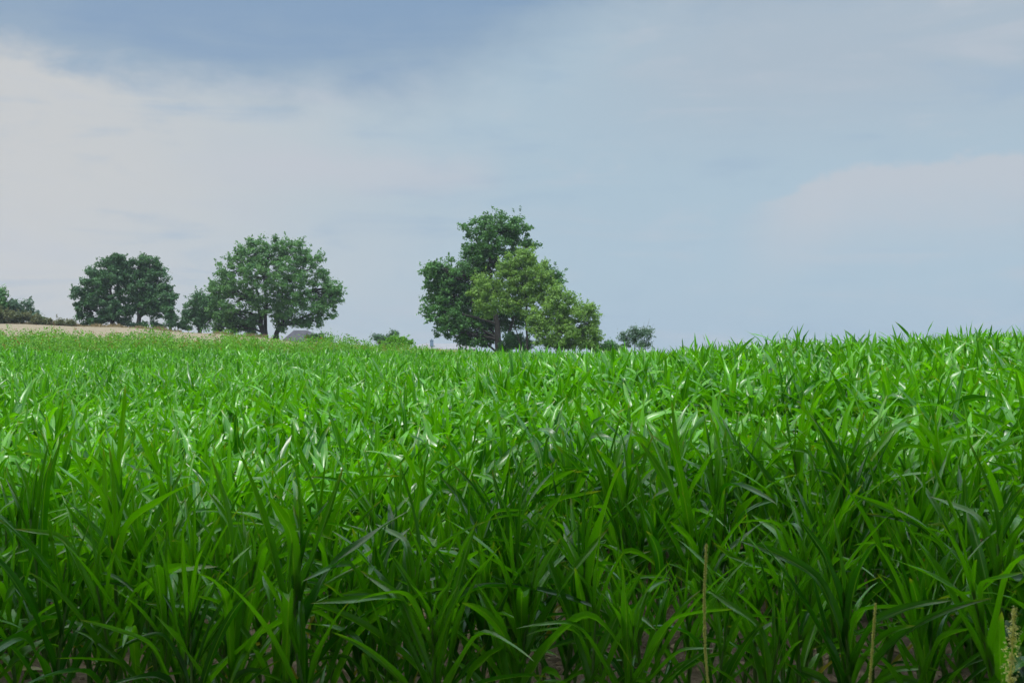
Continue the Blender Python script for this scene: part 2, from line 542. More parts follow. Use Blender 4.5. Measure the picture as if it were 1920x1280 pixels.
def plant_params(rng, n, nl, roll=0.0):
    """leaf parameters for n plants with nl leaves each (arrays n,nl), plant at the origin with unit scale"""
    k = np.broadcast_to(np.linspace(0, 1, nl)[None, :], (n, nl))
    plane = rng.uniform(0, 2 * math.pi, (n, 1))
    roll = float(roll)
    az = plane + np.arange(nl)[None, :] * math.pi + rng.normal(0, 0.38, (n, nl))
    zb = 0.07 + 0.56 * k ** 1.05 + rng.normal(0, 0.012, (n, nl))
    th0 = R(40) * (1 - k) ** 0.8 + R(7) + rng.normal(0, R(6), (n, nl))
    th0 = np.clip(th0, R(2), R(80))
    bend = R(62) * (1 - k ** 1.6) + R(20) + rng.normal(0, R(24), (n, nl))
    top = (k > 0.8) & (rng.random((n, nl)) < 0.75)
    bend = np.where(top, rng.uniform(R(0), R(28), (n, nl)), bend)
    length = (0.42 + 0.50 * np.sin(np.clip(k * 1.05 + 0.08, 0, 1) * math.pi) ** 0.9) * rng.uniform(0.85, 1.12, (n, nl))
    length = np.where(k > 0.85, rng.uniform(0.34, 0.55, (n, nl)), length)
    width = (0.050 + 0.035 * np.sin(k * math.pi * 0.9 + 0.25)) * rng.uniform(0.85, 1.15, (n, nl))
    kink = np.where(rng.random((n, nl)) < 0.52, rng.uniform(R(35), R(110), (n, nl)), 0.0)
    kink = np.where(k > 0.8, kink * 0.3, kink)
    twist = rng.normal(0, 0.75, (n, nl))
    tint = np.clip(rng.normal(0.42, 0.24, (n, 1)) + 0.22 * (k - 0.4) + rng.normal(0, 0.2, (n, nl)), 0, 1)
    dry = (k < 0.1) & (rng.random((n, nl)) < 0.07)
    tint = np.where(dry, 2.0, tint)
    th0, bend, kink = th0 * (1 - 0.42 * roll), bend * (1 - 0.48 * roll), kink * (1 - 0.45 * roll)
    if roll > 0:
        zb = 0.07 + (zb - 0.07) * (1 + 0.28 * roll)
        length = length * (1 - 0.12 * roll) * rng.uniform(0.75, 1.2, (n, nl))
        az = az + rng.normal(0, 0.35, (n, nl)) * roll
        twist = twist * 1.4
    return az, zb, th0, bend, length, width, kink, twist, tint


rng = np.random.default_rng(11)

# where the plants stand: rows slightly slanted to the field edge
ROWA = R(7)
pts = []
row = 0
for ry in np.arange(-30, 60, 0.46):
    n = int(120 / 0.14)
    t = np.arange(n) * 0.14 - 60 + rng.uniform(0, 0.15)
    a = t + rng.normal(0, 0.045, n)
    b = ry + rng.normal(0, 0.11, n)
    xx = a * math.cos(ROWA) - b * math.sin(ROWA)
    yy = a * math.sin(ROWA) + b * math.cos(ROWA)
    pts.append(np.stack([xx, yy], -1))
pts = np.concatenate(pts)
pts = pts[rng.random(len(pts)) > 0.06]
for gx, gy, gr in ((-0.4, 10.4, 0.75), (1.9, 11.6, 0.6), (3.4, 10.0, 0.6), (-3.6, 13.5, 0.9), (5.5, 13.0, 0.7)):      # thin spots in the stand
    dd = np.hypot((pts[:, 0] - gx) * 0.7, pts[:, 1] - gy)
    pts = pts[(dd > gr) | (rng.random(len(pts)) < 0.25)]
X, Y = pts[:, 0], pts[:, 1]
edge_y = 3.95 + 0.12 * np.sin(X * 1.7)
keep = (Y > edge_y) & (Y < 47.5 + 0.8 * np.sin(X * 0.4)) & (np.abs(X) < Y * 0.545 + 3.0)
pts = pts[keep]
X, Y = pts[:, 0], pts[:, 1]
GZp = G(X, Y)
SCL = np.clip(rng.normal(1.0, 0.11, len(pts)), 0.72, 1.25)
# a few stands are a little taller or shorter than their neighbours
SCL *= 1 + 0.07 * np.sin(X * 0.55 + 1.0) * np.sin(Y * 0.5) + 0.06 * np.sin(X * 1.3 + Y * 0.8)
SCL *= np.where(Y < 6.5, 0.84 + 0.12 * (rng.random(len(pts)) < 0.15), 1.0)
in_view = np.abs(X) < Y * 0.520
order = np.argsort(np.where(in_view, Y, 1e6))
NEAR = order[:300]
near_mask = np.zeros(len(pts), bool)
near_mask[NEAR] = True

# ---- the 300 nearest plants, each an object with a stalk and its leaves
NVAR = 40
protos = []
for vi in range(NVAR):
    roll = 1.0 if vi < 20 else 0.35                 # plants on the dry field edge have folded, narrow blades
    nl = int(rng.integers(10, 14)) if roll == 1.0 else int(rng.integers(9, 12))
    az, zb, th0, bend, length, width, kink, twist, tint = [q[0] for q in plant_params(rng, 1, nl, roll)]
    lean = rng.normal(0, 0.035, 2)
    hz = np.linspace(0, 1, 9)
    top = 0.86 if roll == 1.0 else 0.72
    sp = np.stack([lean[0] * hz * hz, lean[1] * hz * hz, -0.03 + hz * top], -1)
    sv, sf = tube(sp, 0.0150 - 0.0100 * hz, 8)
    sme = mesh('stalk', sv, sf, M_STALK)
    lms = []
    rls = roll * rng.uniform(0.25, 1.0, nl)
    for q in range(nl):
        bz = zb[q]
        bx = np.interp(bz, sp[:, 2], sp[:, 0])
        by = np.interp(bz, sp[:, 2], sp[:, 1])
        one = slice(q, q + 1)
        V, uv, tn = leaves(rng, np.array([[bx, by, bz]]), az[one], th0[one], bend[one], length[one], width[one] * (0.86 - 0.36 * rls[q]), kink[one], twist[one], 18, 4, tint[one], rls[q])
        lms.append(mesh('leaf', V, leaf_faces(1, 18, 4), M_MAIZE, uv=uv, tint=tn))
    protos.append((sme, lms))

LBL_FRONT = 'maize plant at the shaded front edge of the field with long dark arching leaves'
LBL_MID = 'maize plant among the front rows behind the field edge with broad green leaves'
for c, idx in enumerate(NEAR):
    x, y = X[idx], Y[idx]
    sme, lms = protos[int(rng.integers(20)) + (20 if rng.random() < (y - 5.8) / 2.0 else 0)]
    front = y < 5.9
    e = empty('maize_plant', (x, y, GZp[idx]), LBL_FRONT if front else LBL_MID, 'maize plant',
              'maize plants along the shaded field edge' if front else 'maize plants in the rows behind the field edge')
    e.rotation_euler = (rng.normal(0, 0.09), rng.normal(0, 0.09), rng.uniform(0, 6.283))
    sc = SCL[idx]
    e.scale = (sc, sc, sc * rng.uniform(0.95, 1.05))
    obj('stalk', sme, e)
    for lm in lms:
        obj('leaf', lm, e)


# ---- the rest of the field: one mass
def maize_mass(sel, nl, L, W, wmul, stalk):
    n = len(sel)
    az, zb, th0, bend, length, width, kink, twist, tint = plant_params(rng, n, nl)
    s = SCL[sel][:, None]
    base = np.zeros((n, nl, 3))
    lx, ly = rng.normal(0, 0.05, (n, 1)), rng.normal(0, 0.05, (n, 1))
    base[..., 0] = X[sel][:, None] + lx * zb
    base[..., 1] = Y[sel][:, None] + ly * zb
    base[..., 2] = GZp[sel][:, None] + zb * s
    fl = lambda q: q.reshape(-1)
    V, uv, tn = leaves(rng, base.reshape(-1, 3), fl(az), fl(th0), fl(bend), fl(length * s), fl(width * wmul), fl(kink), fl(twist), L, W, fl(tint))
    F_ = leaf_faces(n * nl, L, W)
    V, uv, tn = V.reshape(-1, 3), uv.reshape(-1, 2), tn.reshape(-1)
    if stalk:
        q = np.array([[-1, 0, 0], [1, 0, 0], [0, -1, 0], [0, 1, 0]], float) * 0.011
        o = np.stack([X[sel], Y[sel], GZp[sel]], -1)
        up = np.array([0, 0, 0.62])
        sv = np.stack([o[:, None] + q[None], o[:, None] + q[None] * 0.5 + up], 1).reshape(-1, 3)
        b = np.arange(n)[:, None, None] * 8
        sf = (np.array([[0, 1, 5, 4], [2, 3, 7, 6]])[None] + b).reshape(-1, 4) + len(V)
        V = np.concatenate([V, sv])
        uv = np.concatenate([uv, np.full((len(sv), 2), 0.3)])
        tn = np.concatenate([tn, np.full(len(sv), 0.3)])
        F_ = np.concatenate([F_, sf])
    return V, uv, tn, F_


rest = np.where(~near_mask)[0]
parts = []
for lo, hi, nl, L, W, wm, st in ((0, 13, 10, 12, 4, 1.0, True), (13, 22, 9, 9, 2, 1.0, True), (22, 33, 8, 7, 2, 1.05, False), (33, 60, 7, 5, 2, 1.1, False)):
    sel = rest[(Y[rest] >= lo) & (Y[rest] < hi)]
    if len(sel):
        parts.append(maize_mass(sel, nl, L, W, wm, st))
off = 0
ff = []
for V, uv, tn, F_ in parts:
    ff.append(F_ + off)
    off += len(V)
o = obj('maize_field', mesh('maize_field', np.concatenate([p[0] for p in parts]), ff, M_MAIZE,
                            uv=np.concatenate([p[1] for p in parts]), tint=np.concatenate([p[2] for p in parts])))
tag(o, 'dense green maize covering the field from the front rows to the weeds', 'maize crop', kind='stuff')
print('maize plants', len(pts), 'mass verts', off)


# ------------------------------------------------------------------ clods on the soil
def clods():
    n = 14000
    cx, cy = rng.uniform(-5.5, 5.5, n), rng.uniform(3.8, 9.5, n)
    cz = G(cx, cy)
    r = np.clip(rng.lognormal(math.log(0.015), 0.6, n), 0.004, 0.045)
    d = np.array([[0, 0, 1], [.9, 0, .2], [.28, .86, .2], [-.73, .53, .2], [-.73, -.53, .2], [.28, -.86, .2], [0, 0, -.5]])
    fc = np.array([[0, 1, 2], [0, 2, 3], [0, 3, 4], [0, 4, 5], [0, 5, 1], [6, 2, 1], [6, 3, 2], [6, 4, 3], [6, 5, 4], [6, 1, 5]])
    ang = rng.uniform(0, 6.28, n)
    D = d[None] * rng.uniform(0.65, 1.25, (n, 7, 3))
    x = D[..., 0] * np.cos(ang)[:, None] - D[..., 1] * np.sin(ang)[:, None]
    y = D[..., 0] * np.sin(ang)[:, None] + D[..., 1] * np.cos(ang)[:, None]
    V = np.stack([cx[:, None] + x * r[:, None], cy[:, None] + y * r[:, None], cz[:, None] + D[..., 2] * r[:, None] * 0.8], -1).reshape(-1, 3)
    Fc = (fc[None] + np.arange(n)[:, None, None] * 7).reshape(-1, 3)
    tag(obj('soil_clods', mesh('soil_clods', V, Fc, M_CLOD, smooth=False)), 'crumbly brown clods lying on the bare soil between the stalks', 'clods', kind='stuff')


clods()


# ------------------------------------------------------------------ leafy things
def leaf_cloud(rng, centres, radii, n_each, size, flat=0.75, up=0.5, tints=None, tvar=0.18):
    """diamond leaves scattered in clumps -> verts, quads, tint"""
    centres = np.asarray(centres, float)
    m = len(centres)
    n = m * n_each
    c = np.repeat(centres, n_each, 0)
    r = np.repeat(np.asarray(radii, float), n_each)
    d = rng.normal(0, 1, (n, 3))
    d /= np.linalg.norm(d, axis=1, keepdims=True)
    rho = rng.random(n) ** 0.45
    p = c + d * (r * rho)[:, None] * np.array([1, 1, flat])
    nm = d * 0.7 + rng.normal(0, 0.6, (n, 3)) + np.array([0, 0, up])
    nm /= np.linalg.norm(nm, axis=1, keepdims=True)
    a = np.cross(nm, rng.normal(0, 1, (n, 3)))
    a /= np.linalg.norm(a, axis=1, keepdims=True) + 1e-9
    b = np.cross(nm, a)
    s = size * rng.uniform(0.6, 1.35, n)[:, None]
    droop = nm * s * rng.uniform(-0.25, 0.25, (n, 1))
    V = np.stack([p + a * s * 0.75, p + b * s * 0.42 + droop, p - a * s * 0.75, p - b * s * 0.42 + droop], 1).reshape(-1, 3)
    Fq = np.arange(n * 4).reshape(-1, 4)
    if tints is None:
        tints = rng.uniform(0.15, 0.85, m)
    t = np.clip(np.repeat(tints, n_each) + rng.normal(0, tvar, n), 0, 1)
    return V, Fq, np.repeat(t, 4)


def bez(a, b, lift, n, rng, wob):
    a, b = np.asarray(a, float), np.asarray(b, float)
    t = np.linspace(0, 1, n)[:, None]
    m = (a + b) / 2 + np.array([0, 0, lift])
    p = (1 - t) ** 2 * a + 2 * t * (1 - t) * m + t * t * b
    w = rng.normal(0, wob, (n, 3))
    w[0] = w[-1] = 0
    return p + w


def leafy(name, label, cat, base, lobes, mat, size, n_leaf, clump, seed, trunks=(), group=None, flat=0.8, up=0.3, twig=0.012, dens=1.0, hollow=0.25, spray_up=0.25):
    """one tree or shrub: lobes are (centre, radii) in metres, trunks are (base xy offset, top point, radius)"""
    r = np.random.default_rng(seed)
    e = empty(name, base, label, cat, group)
    base = np.asarray(base, float)
    cs, rs, own, ds = [], [], [], []
    vol = np.array([np.prod(q[1]) ** (2 / 3) for q in lobes])
    for li, (c, rad) in enumerate(lobes):
        rad = np.asarray(rad, float)
        k_ = max(3, int(round(dens * 2.7 * vol[li] / clump ** 2)))
        d = r.normal(0, 1, (k_, 3))
        d /= np.linalg.norm(d, axis=1, keepdims=True)
        rho = hollow + (1 - hollow) * r.random(k_) ** 0.6
        inner = np.maximum(rad - clump * 0.42, rad * 0.4)
        cs.append(np.asarray(c) + d * rho[:, None] * inner)
        ds.append(d)
        rs.append(clump * r.uniform(0.45, 1.35, k_))
        own.append(np.full(k_, li))
    cs, rs, own, ds = np.concatenate(cs), np.concatenate(rs), np.concatenate(own), np.concatenate(ds)
    n_each = max(6, int(n_leaf / len(cs)))
    V, Fq, t = leaf_cloud(r, cs, rs, n_each, size, flat, up)
    # a loose fringe of single sprays around the clumps
    V2, F2, t2 = leaf_cloud(r, cs, rs * 1.5, max(2, n_each // 8), size * 0.85, flat, up)
    # twig ends with leaves along them, reaching out past the clumps
    pick = np.where(r.random(len(cs)) < 0.8)[0]
    sd = ds[pick] + r.normal(0, 0.55, (len(pick), 3)) + [0, 0, spray_up]
    sd /= np.linalg.norm(sd, axis=1, keepdims=True)
    tt_ = np.linspace(0.7, 1.0, 7)[None, :, None] * (r.uniform(1.1, 1.75, len(pick)) * rs[pick])[:, None, None]
    sc_ = (cs[pick][:, None] + sd[:, None] * tt_).reshape(-1, 3)
    V3, F3, t3 = leaf_cloud(r, sc_, np.full(len(sc_), size * 0.75), 2, size * 0.8, 1.0, up, np.repeat(r.uniform(.3, .95, len(pick)), 7))
    bag = Bag()
    bag.add(V - base, Fq, t)
    bag.add(V2 - base, F2, t2)
    bag.add(V3 - base, F3, t3)
    wood = Bag()
    tops = []
    for (b, tp, rr) in trunks:
        p = bez(b, tp, 0, 9, r, 0.05 * rr / 0.2)
        hz = np.linspace(0, 1, 9)
        rad = rr * (1 - 0.8 * hz)
        rad[0] *= 1.35
        tv, tf = tube(p - base, rad, 8)
        wood.add(tv, tf)
        tops.append(p)
    if trunks:
        allp = np.concatenate(tops)
        r0 = max(q[2] for q in trunks)
        for li, (c, rad) in enumerate(lobes):
            c = np.asarray(c, float)
            cand = allp[allp[:, 2] < c[2] + 0.2 * rad[2]]
            if not len(cand):
                cand = allp[:3]
            st = cand[np.argmin(np.linalg.norm(cand - c, axis=1) + 0.4 * np.abs(cand[:, 2] - (c[2] - rad[2])))]
            p = bez(st, c, 0.25 * rad[2], 7, r, 0.06)
            tv, tf = tube(p - base, np.linspace(r0 * 0.42, r0 * 0.14, 7), 6)
            wood.add(tv, tf)
            mine = np.where(own == li)[0]
            for q in r.choice(mine, min(len(mine), 14), replace=False):
                s_ = p[int(r.integers(2, 7))]
                p2 = bez(s_, cs[q], 0.15, 4, r, 0.05)
                tv, tf = tube(p2 - base, np.linspace(r0 * 0.14, twig, 4), 4)
                wood.add(tv, tf)
        obj('trunk', wood.mesh('trunk', M_BARK), e)
    obj('crown' if trunks else 'foliage', bag.mesh('crown', mat, smooth=False), e)
    return e


def plobes(D, lst, dz=0.8):
    """photo pixels at distance D -> lobes in metres; each (px, py, rx, ry, depth offset)"""
    out = []
    for q in lst:
        px, py, rx, ry = q[:4]
        dy = q[4] if len(q) > 4 else 0.0
        c = at(px, py, D)
        c[1] += dy
        k_ = D / F
        out.append((c, np.array([rx * k_, dz * 0.5 * (rx + ry) * k_, ry * k_])))
    return out


def base_at(px, D, dy=0.0):
    x = (px - 960) / F * D
    return np.array([x, D + dy, g1(x, D + dy) - 0.05])


# central oak
D = 100.0
b = base_at(938, D)
leafy('oak_tree', 'large dark green oak, tallest tree in the photo, with a leaning trunk', 'tree', b,
      plobes(D, [(935, 440, 50, 45, 0), (965, 425, 38, 30, 1), (900, 445, 42, 42, 0), (990, 462, 32, 38, 1), (890, 485, 34, 32, 0), (935, 490, 62, 45, 1),
                 (835, 515, 46, 38, 0), (812, 505, 26, 22, -1), (868, 540, 50, 40, 1), (815, 548, 28, 30, 0), (830, 585, 36, 32, -1), (860, 600, 52, 36, 0),
                 (845, 622, 34, 22, -1), (890, 625, 34, 26, 1), (920, 560, 60, 50, 1), (875, 575, 50, 44, 2), (855, 520, 40, 36, 2), (1000, 530, 58, 48, 2), (835, 560, 42, 40, 1), (890, 520, 40, 40, 2), (905, 610, 36, 34, 3), (818, 525, 34, 30, 0), (1040, 518, 24, 20, 2), (960, 590, 50, 40, 3), (885, 636, 32, 18, 0), (905, 640, 22, 14, 1)]),
      M_OAK, 0.185, 52000, 0.58, 101, trunks=[(b, at(915, 450, D), 0.36), (b + [0.4, 0.3, 0], at(985, 500, D + 1), 0.2)], flat=0.7)
# paler trees standing in front of it
D = 95.0
b = base_at(988, D)
leafy('pale_tree', 'pale yellow-green tree with slender trunk growing in front of the tall dark oak', 'tree', b,
      plobes(D, [(975, 500, 40, 34, 0), (990, 480, 26, 20, 0), (955, 520, 40, 34, 0), (1010, 520, 36, 40, 0), (905, 545, 34, 34, 0), (930, 570, 46, 30, 0),
                 (985, 560, 46, 38, 0), (1030, 550, 30, 34, 0)]),
      M_PALE, 0.14, 26000, 0.45, 102, trunks=[(b, at(985, 520, D), 0.13), (b + [-.3, .2, 0], at(950, 560, D), 0.08)], flat=0.8, spray_up=0.7)
b = base_at(1050, D - 3)
D = 92.0
leafy('pale_tree', 'low pale green tree with branches reaching down to the maize, right of the oak', 'tree', b,
      plobes(D, [(1045, 560, 34, 30, 0), (1075, 590, 40, 34, 0), (1030, 595, 38, 34, 0), (1098, 585, 30, 22, 0), (1110, 610, 20, 16, 0), (1060, 625, 46, 30, 0), (1095, 632, 36, 24, 0), (1020, 632, 32, 26, 0), (1050, 645, 44, 18, 0), (1008, 605, 26, 26, 0)]),
      M_PALE, 0.14, 24000, 0.45, 103, trunks=[(b, at(1050, 580, D), 0.11), (b + [.5, 0, 0], at(1085, 600, D), 0.07)], flat=0.8, spray_up=0.7)
D = 96.0
leafy('bush', 'dark green bush under the oak beside its trunk', 'bush', base_at(962, D),
      plobes(D, [(962, 640, 24, 20), (945, 650, 20, 12), (985, 648, 16, 14)]), M_DARK, 0.15, 5000, 0.5, 104)
D = 93.0
leafy('bush', 'rounded mid-green bush between the low pale tree and the sapling', 'bush', base_at(1132, D),
      plobes(D, [(1115, 645, 24, 18), (1140, 648, 22, 14), (1160, 654, 16, 10)]), M_LIME, 0.14, 5000, 0.5, 105)
b = base_at(1192, D)
leafy('sapling', 'thin open sapling with bare twigs poking above its leaves', 'tree', b,
      plobes(D, [(1182, 622, 22, 16), (1198, 632, 24, 18), (1212, 622, 14, 14), (1172, 634, 14, 12), (1195, 648, 30, 14)]), M_BLUE, 0.12, 2700, 0.42, 106,
      trunks=[(b, at(1190, 615, D), 0.06), (b + [.1, 0, 0], at(1218, 597, D), 0.03), (b, at(1208, 603, D), 0.025), (b, at(1226, 606, D), 0.02)], dens=0.8)
# shrub in the gap
D = 72.0
leafy('shrub', 'small blue-green shrub rising above the weeds left of the oak', 'bush', base_at(733, D),
      plobes(D, [(714, 636, 15, 12), (736, 634, 16, 12), (728, 645, 26, 12), (752, 639, 12, 11), (706, 632, 8, 7), (740, 627, 8, 6)]), M_BLUE, 0.10, 3600, 0.32, 107)
leafy('shrub', 'yellow-green weedy shrub in front of the small blue-green shrub', 'bush', base_at(750, 66),
      plobes(66, [(745, 640, 20, 12), (765, 644, 16, 9), (728, 648, 20, 9)]), M_WEED, 0.09, 2400, 0.3, 108)

# broad tree on the ridge
D = 126.0
b = base_at(494, D)
leafy('broad_tree', 'broad round-crowned tree with a forked trunk standing on the ridge', 'tree', b,
      plobes(D, [(505, 472, 56, 36, 0), (470, 480, 42, 34, 0), (545, 478, 44, 34, 0), (440, 508, 40, 34, 0), (580, 505, 46, 38, 0), (425, 540, 32, 30, 0), (500, 520, 66, 42, -2),
                 (545, 530, 54, 44, -2), (605, 540, 36, 36, 0), (624, 555, 24, 34, 0), (634, 545, 12, 22, 0), (404, 545, 18, 24, 0), (398, 575, 14, 20, 0), (450, 560, 44, 34, -1), (560, 570, 56, 36, -1), (500, 575, 50, 28, -1), (608, 585, 30, 24, 0),
                 (425, 585, 30, 26, 0), (585, 602, 26, 18, 0), (465, 600, 34, 20, 0), (535, 600, 30, 24, 0), (415, 600, 24, 20, 0), (560, 606, 24, 14, 0), (528, 618, 16, 9, 0), (445, 612, 26, 14, 0)]),
      M_LIME, 0.18, 48000, 0.56, 111, trunks=[(b, at(478, 530, D), 0.42), (b + [0.25, 0, 0], at(500, 500, D), 0.3), (base_at(515, D, .6), at(535, 530, D), 0.34)], flat=0.68)
D = 129.0
b = base_at(374, D)
leafy('small_tree', 'small dark tree tucked against the left side of the broad round tree', 'tree', b,
      plobes(D, [(372, 564, 22, 20), (356, 580, 20, 18), (388, 562, 18, 18), (388, 580, 28, 24), (374, 594, 28, 16), (402, 566, 20, 24), (408, 592, 20, 18), (376, 608, 22, 8), (350, 598, 12, 10)]), M_DARK, 0.2, 9000, 0.75, 112,
      trunks=[(b, at(374, 565, D), 0.28)])
# the pair further left
D = 130.0
b = base_at(213, D)
leafy('dark_tree', 'left one of two dark trees whose crowns merge on the ridge', 'tree', b,
      plobes(D, [(205, 500, 28, 24), (222, 492, 16, 18), (180, 525, 34, 28), (212, 530, 34, 34), (155, 550, 26, 22), (195, 565, 44, 30), (160, 580, 26, 24), (215, 585, 28, 22), (180, 595, 30, 14)]),
      M_DARK, 0.2, 25000, 0.6, 113, trunks=[(b, at(208, 515, D), 0.34)])
b = base_at(259, D + 1)
leafy('dark_tree', 'right one of two merged dark trees, taller, with a straight trunk', 'tree', b,
      plobes(D + 1, [(258, 498, 30, 26), (282, 505, 32, 26), (300, 525, 26, 26), (260, 535, 36, 32), (295, 555, 34, 28), (265, 565, 36, 24), (312, 560, 18, 24), (240, 580, 26, 16), (290, 584, 32, 14), (238, 520, 18, 26)]),
      M_DARK, 0.2, 27000, 0.6, 114, trunks=[(b, at(262, 520, D + 1), 0.36)])
b = base_at(320, D - 1)
leafy('slim_tree', 'slim dark tree at the right edge of the merged dark crowns', 'tree', b,
      plobes(D - 1, [(316, 575, 14, 20), (322, 592, 12, 14), (312, 556, 10, 14), (322, 605, 12, 8)]), M_DARK, 0.2, 3200, 0.6, 115, trunks=[(b, at(318, 565, D - 1), 0.22)])

# bushes along the ridge
ridge = [
    ('small blue-green bush below the slim dark tree', 343, 131, [(343, 608, 16, 10), (352, 614, 10, 6)], M_DARK, 1500, .45),
    ('bluish bush under the left half of the broad round tree', 440, 128, [(430, 606, 24, 18), (455, 610, 26, 16), (412, 614, 14, 10), (470, 620, 16, 9)], M_BLUE, 4200, .6),
    ('green bush covering the right side of the grey house roof', 600, 132, [(596, 630, 15, 10), (612, 637, 14, 8), (582, 633, 12, 7)], M_LIME, 1600, .42),
    ('low bush at the foot of the left merged dark tree', 180, 131, [(182, 602, 18, 8), (166, 606, 14, 5)], M_BLUE, 1200, .45),
    ('low bush between the two trunks of the merged dark trees', 236, 131, [(234, 604, 16, 10), (246, 609, 14, 6)], M_BLUE, 1300, .45),
    ('dark low bush right of the straight trunk under the merged dark trees', 285, 131, [(278, 607, 18, 8), (294, 611, 14, 6)], M_DARK, 1300, .45),
]
for i_, (lb, px, D, lst, mt, n, cl) in enumerate(ridge):
    leafy('bush', lb, 'bush', base_at(px, D), plobes(D, lst), mt, 0.2, n, cl, 120 + i_)
D = 124.0
b = base_at(-12, D)
leafy('dark_tree', 'dark tree cut off by the left edge of the photo', 'tree', b,
      plobes(D, [(-18, 562, 28, 24), (-40, 545, 36, 36), (10, 568, 16, 14), (0, 552, 10, 12), (-10, 582, 34, 20)]), M_LIME, 0.22, 9000, 0.8, 131, trunks=[(b, at(-15, 560, D), 0.3)])
leafy('bush', 'bluish bush behind the brownish hedge at the left edge', 'bush', base_at(40, D + 1),
      plobes(D + 1, [(38, 580, 28, 22), (58, 590, 22, 18), (20, 590, 26, 18)]), M_BLUE, 0.2, 4500, 0.6, 132)
leafy('hedge', 'brownish tangled hedge at the left edge tapering along the ridge', 'hedge', base_at(30, D - 2),
      plobes(D - 2, [(5, 590, 30, 18), (35, 594, 28, 15), (-20, 585, 24, 22), (62, 598, 24, 10), (88, 601, 20, 7), (112, 604, 20, 5), (135, 606, 16, 4)]), M_BROWN, 0.17, 7500, 0.5, 133)


# ------------------------------------------------------------------ weeds, dry grass
def weeds():
    r = np.random.default_rng(77)
    n = 11000
    p = r.uniform(-260, 1120, n)
    y = 48.0 + 11 * r.random(n) ** 1.3
    x = (p - 960) / F * y
    z = G(x, y)
    dens = 0.55 + 0.45 * np.sin(x * 0.9 + 1) * np.sin(x * 0.37 + y * 0.5)
    h = (0.40 + 0.85 * r.random(n) ** 1.5) * (0.8 + 0.5 * dens)
    h *= np.clip((1150 - p) / 520, 0.35, 1)
    rust = r.random(n) < 0.13
    bag = Bag()
    C, Rr, T = [], [], []
    for q in range(3):
        k_ = r.uniform(0.25, 1.0, n)
        C.append(np.stack([x + r.normal(0, 0.08, n), y + r.normal(0, 0.08, n), z + h * k_], -1))
        Rr.append(0.10 + 0.12 * h)
        T.append(r.uniform(0.1, 0.95, n))
    V, Fq, t = leaf_cloud(r, np.concatenate(C), np.concatenate(Rr), 7, 0.075, 1.0, 0.4, np.concatenate(T))
    bag.add(V, Fq, t)
    ri = np.where(rust)[0]
    V, Fq, t = leaf_cloud(r, np.stack([x[ri], y[ri], z[ri] + h[ri] * 0.95], -1), 0.06 + 0.08 * h[ri], 6, 0.055, 1.7, 0.3)
    bag.add(V, Fq, np.full(len(t), 2.0))
    tag(obj('weeds', bag.mesh('weeds', M_WEED, smooth=False)), 'yellow-green weeds with rusty seed heads along the far edge of the maize', 'weeds', kind='stuff')


weeds()


def blades(name, label, x, y, h, width, mat, seed):
    r = np.random.default_rng(seed)
    n = len(x)
    z = G(x, y)
    a = r.uniform(0, 6.28, n)
    d = np.stack([np.cos(a), np.sin(a), np.zeros(n)], -1)
    ln = r.normal(0, 0.22, (n, 2)) * h[:, None]
    b = np.stack([x, y, z], -1)
    mid = b + np.stack([ln[:, 0] * .35, ln[:, 1] * .35, h * .55], -1)
    top = b + np.stack([ln[:, 0], ln[:, 1], h], -1)
    w = d * width
    V = np.stack([b - w, b + w, mid + w * .9, mid - w * .9, top], 1).reshape(-1, 3)
    o = np.arange(n)[:, None] * 5
    q = (np.array([[0, 1, 2, 3]]) + o)
    t = (np.array([[3, 2, 4]]) + o)
    tn = np.repeat(r.uniform(0, 1, n), 5)
    tag(obj(name, mesh(name, V, [q, t], mat, tint=tn, smooth=False)), label, 'grass', kind='stuff')


r_ = np.random.default_rng(5)
n = 9000
p = np.concatenate([r_.uniform(-100, 340, n // 2), r_.uniform(60, 160, n // 4), r_.uniform(400, 500, n // 4)])
y = r_.uniform(122.0, 128, len(p))
blades('dry_grass', 'straw-coloured dry grass fringing the ridge below the trees', (p - 960) / F * y, y, r_.uniform(0.2, 0.8, len(p)) * (0.7 + 0.3 * np.sin(p * 0.11) * np.sin(p * 0.043 + 1)), 0.035, M_DRY, 6)


# ------------------------------------------------------------------ buildings beyond the ridge
def box(x0, x1, y0, y1, z0, z1):
    v = np.array([[x0, y0, z0], [x1, y0, z0], [x1, y1, z0], [x0, y1, z0], [x0, y0, z1], [x1, y0, z1], [x1, y1, z1], [x0, y1, z1]], float)
    f = np.array([[0, 3, 2, 1], [4, 5, 6, 7], [0, 1, 5, 4], [1, 2, 6, 5], [2, 3, 7, 6], [3, 0, 4, 7]])
    return v, f


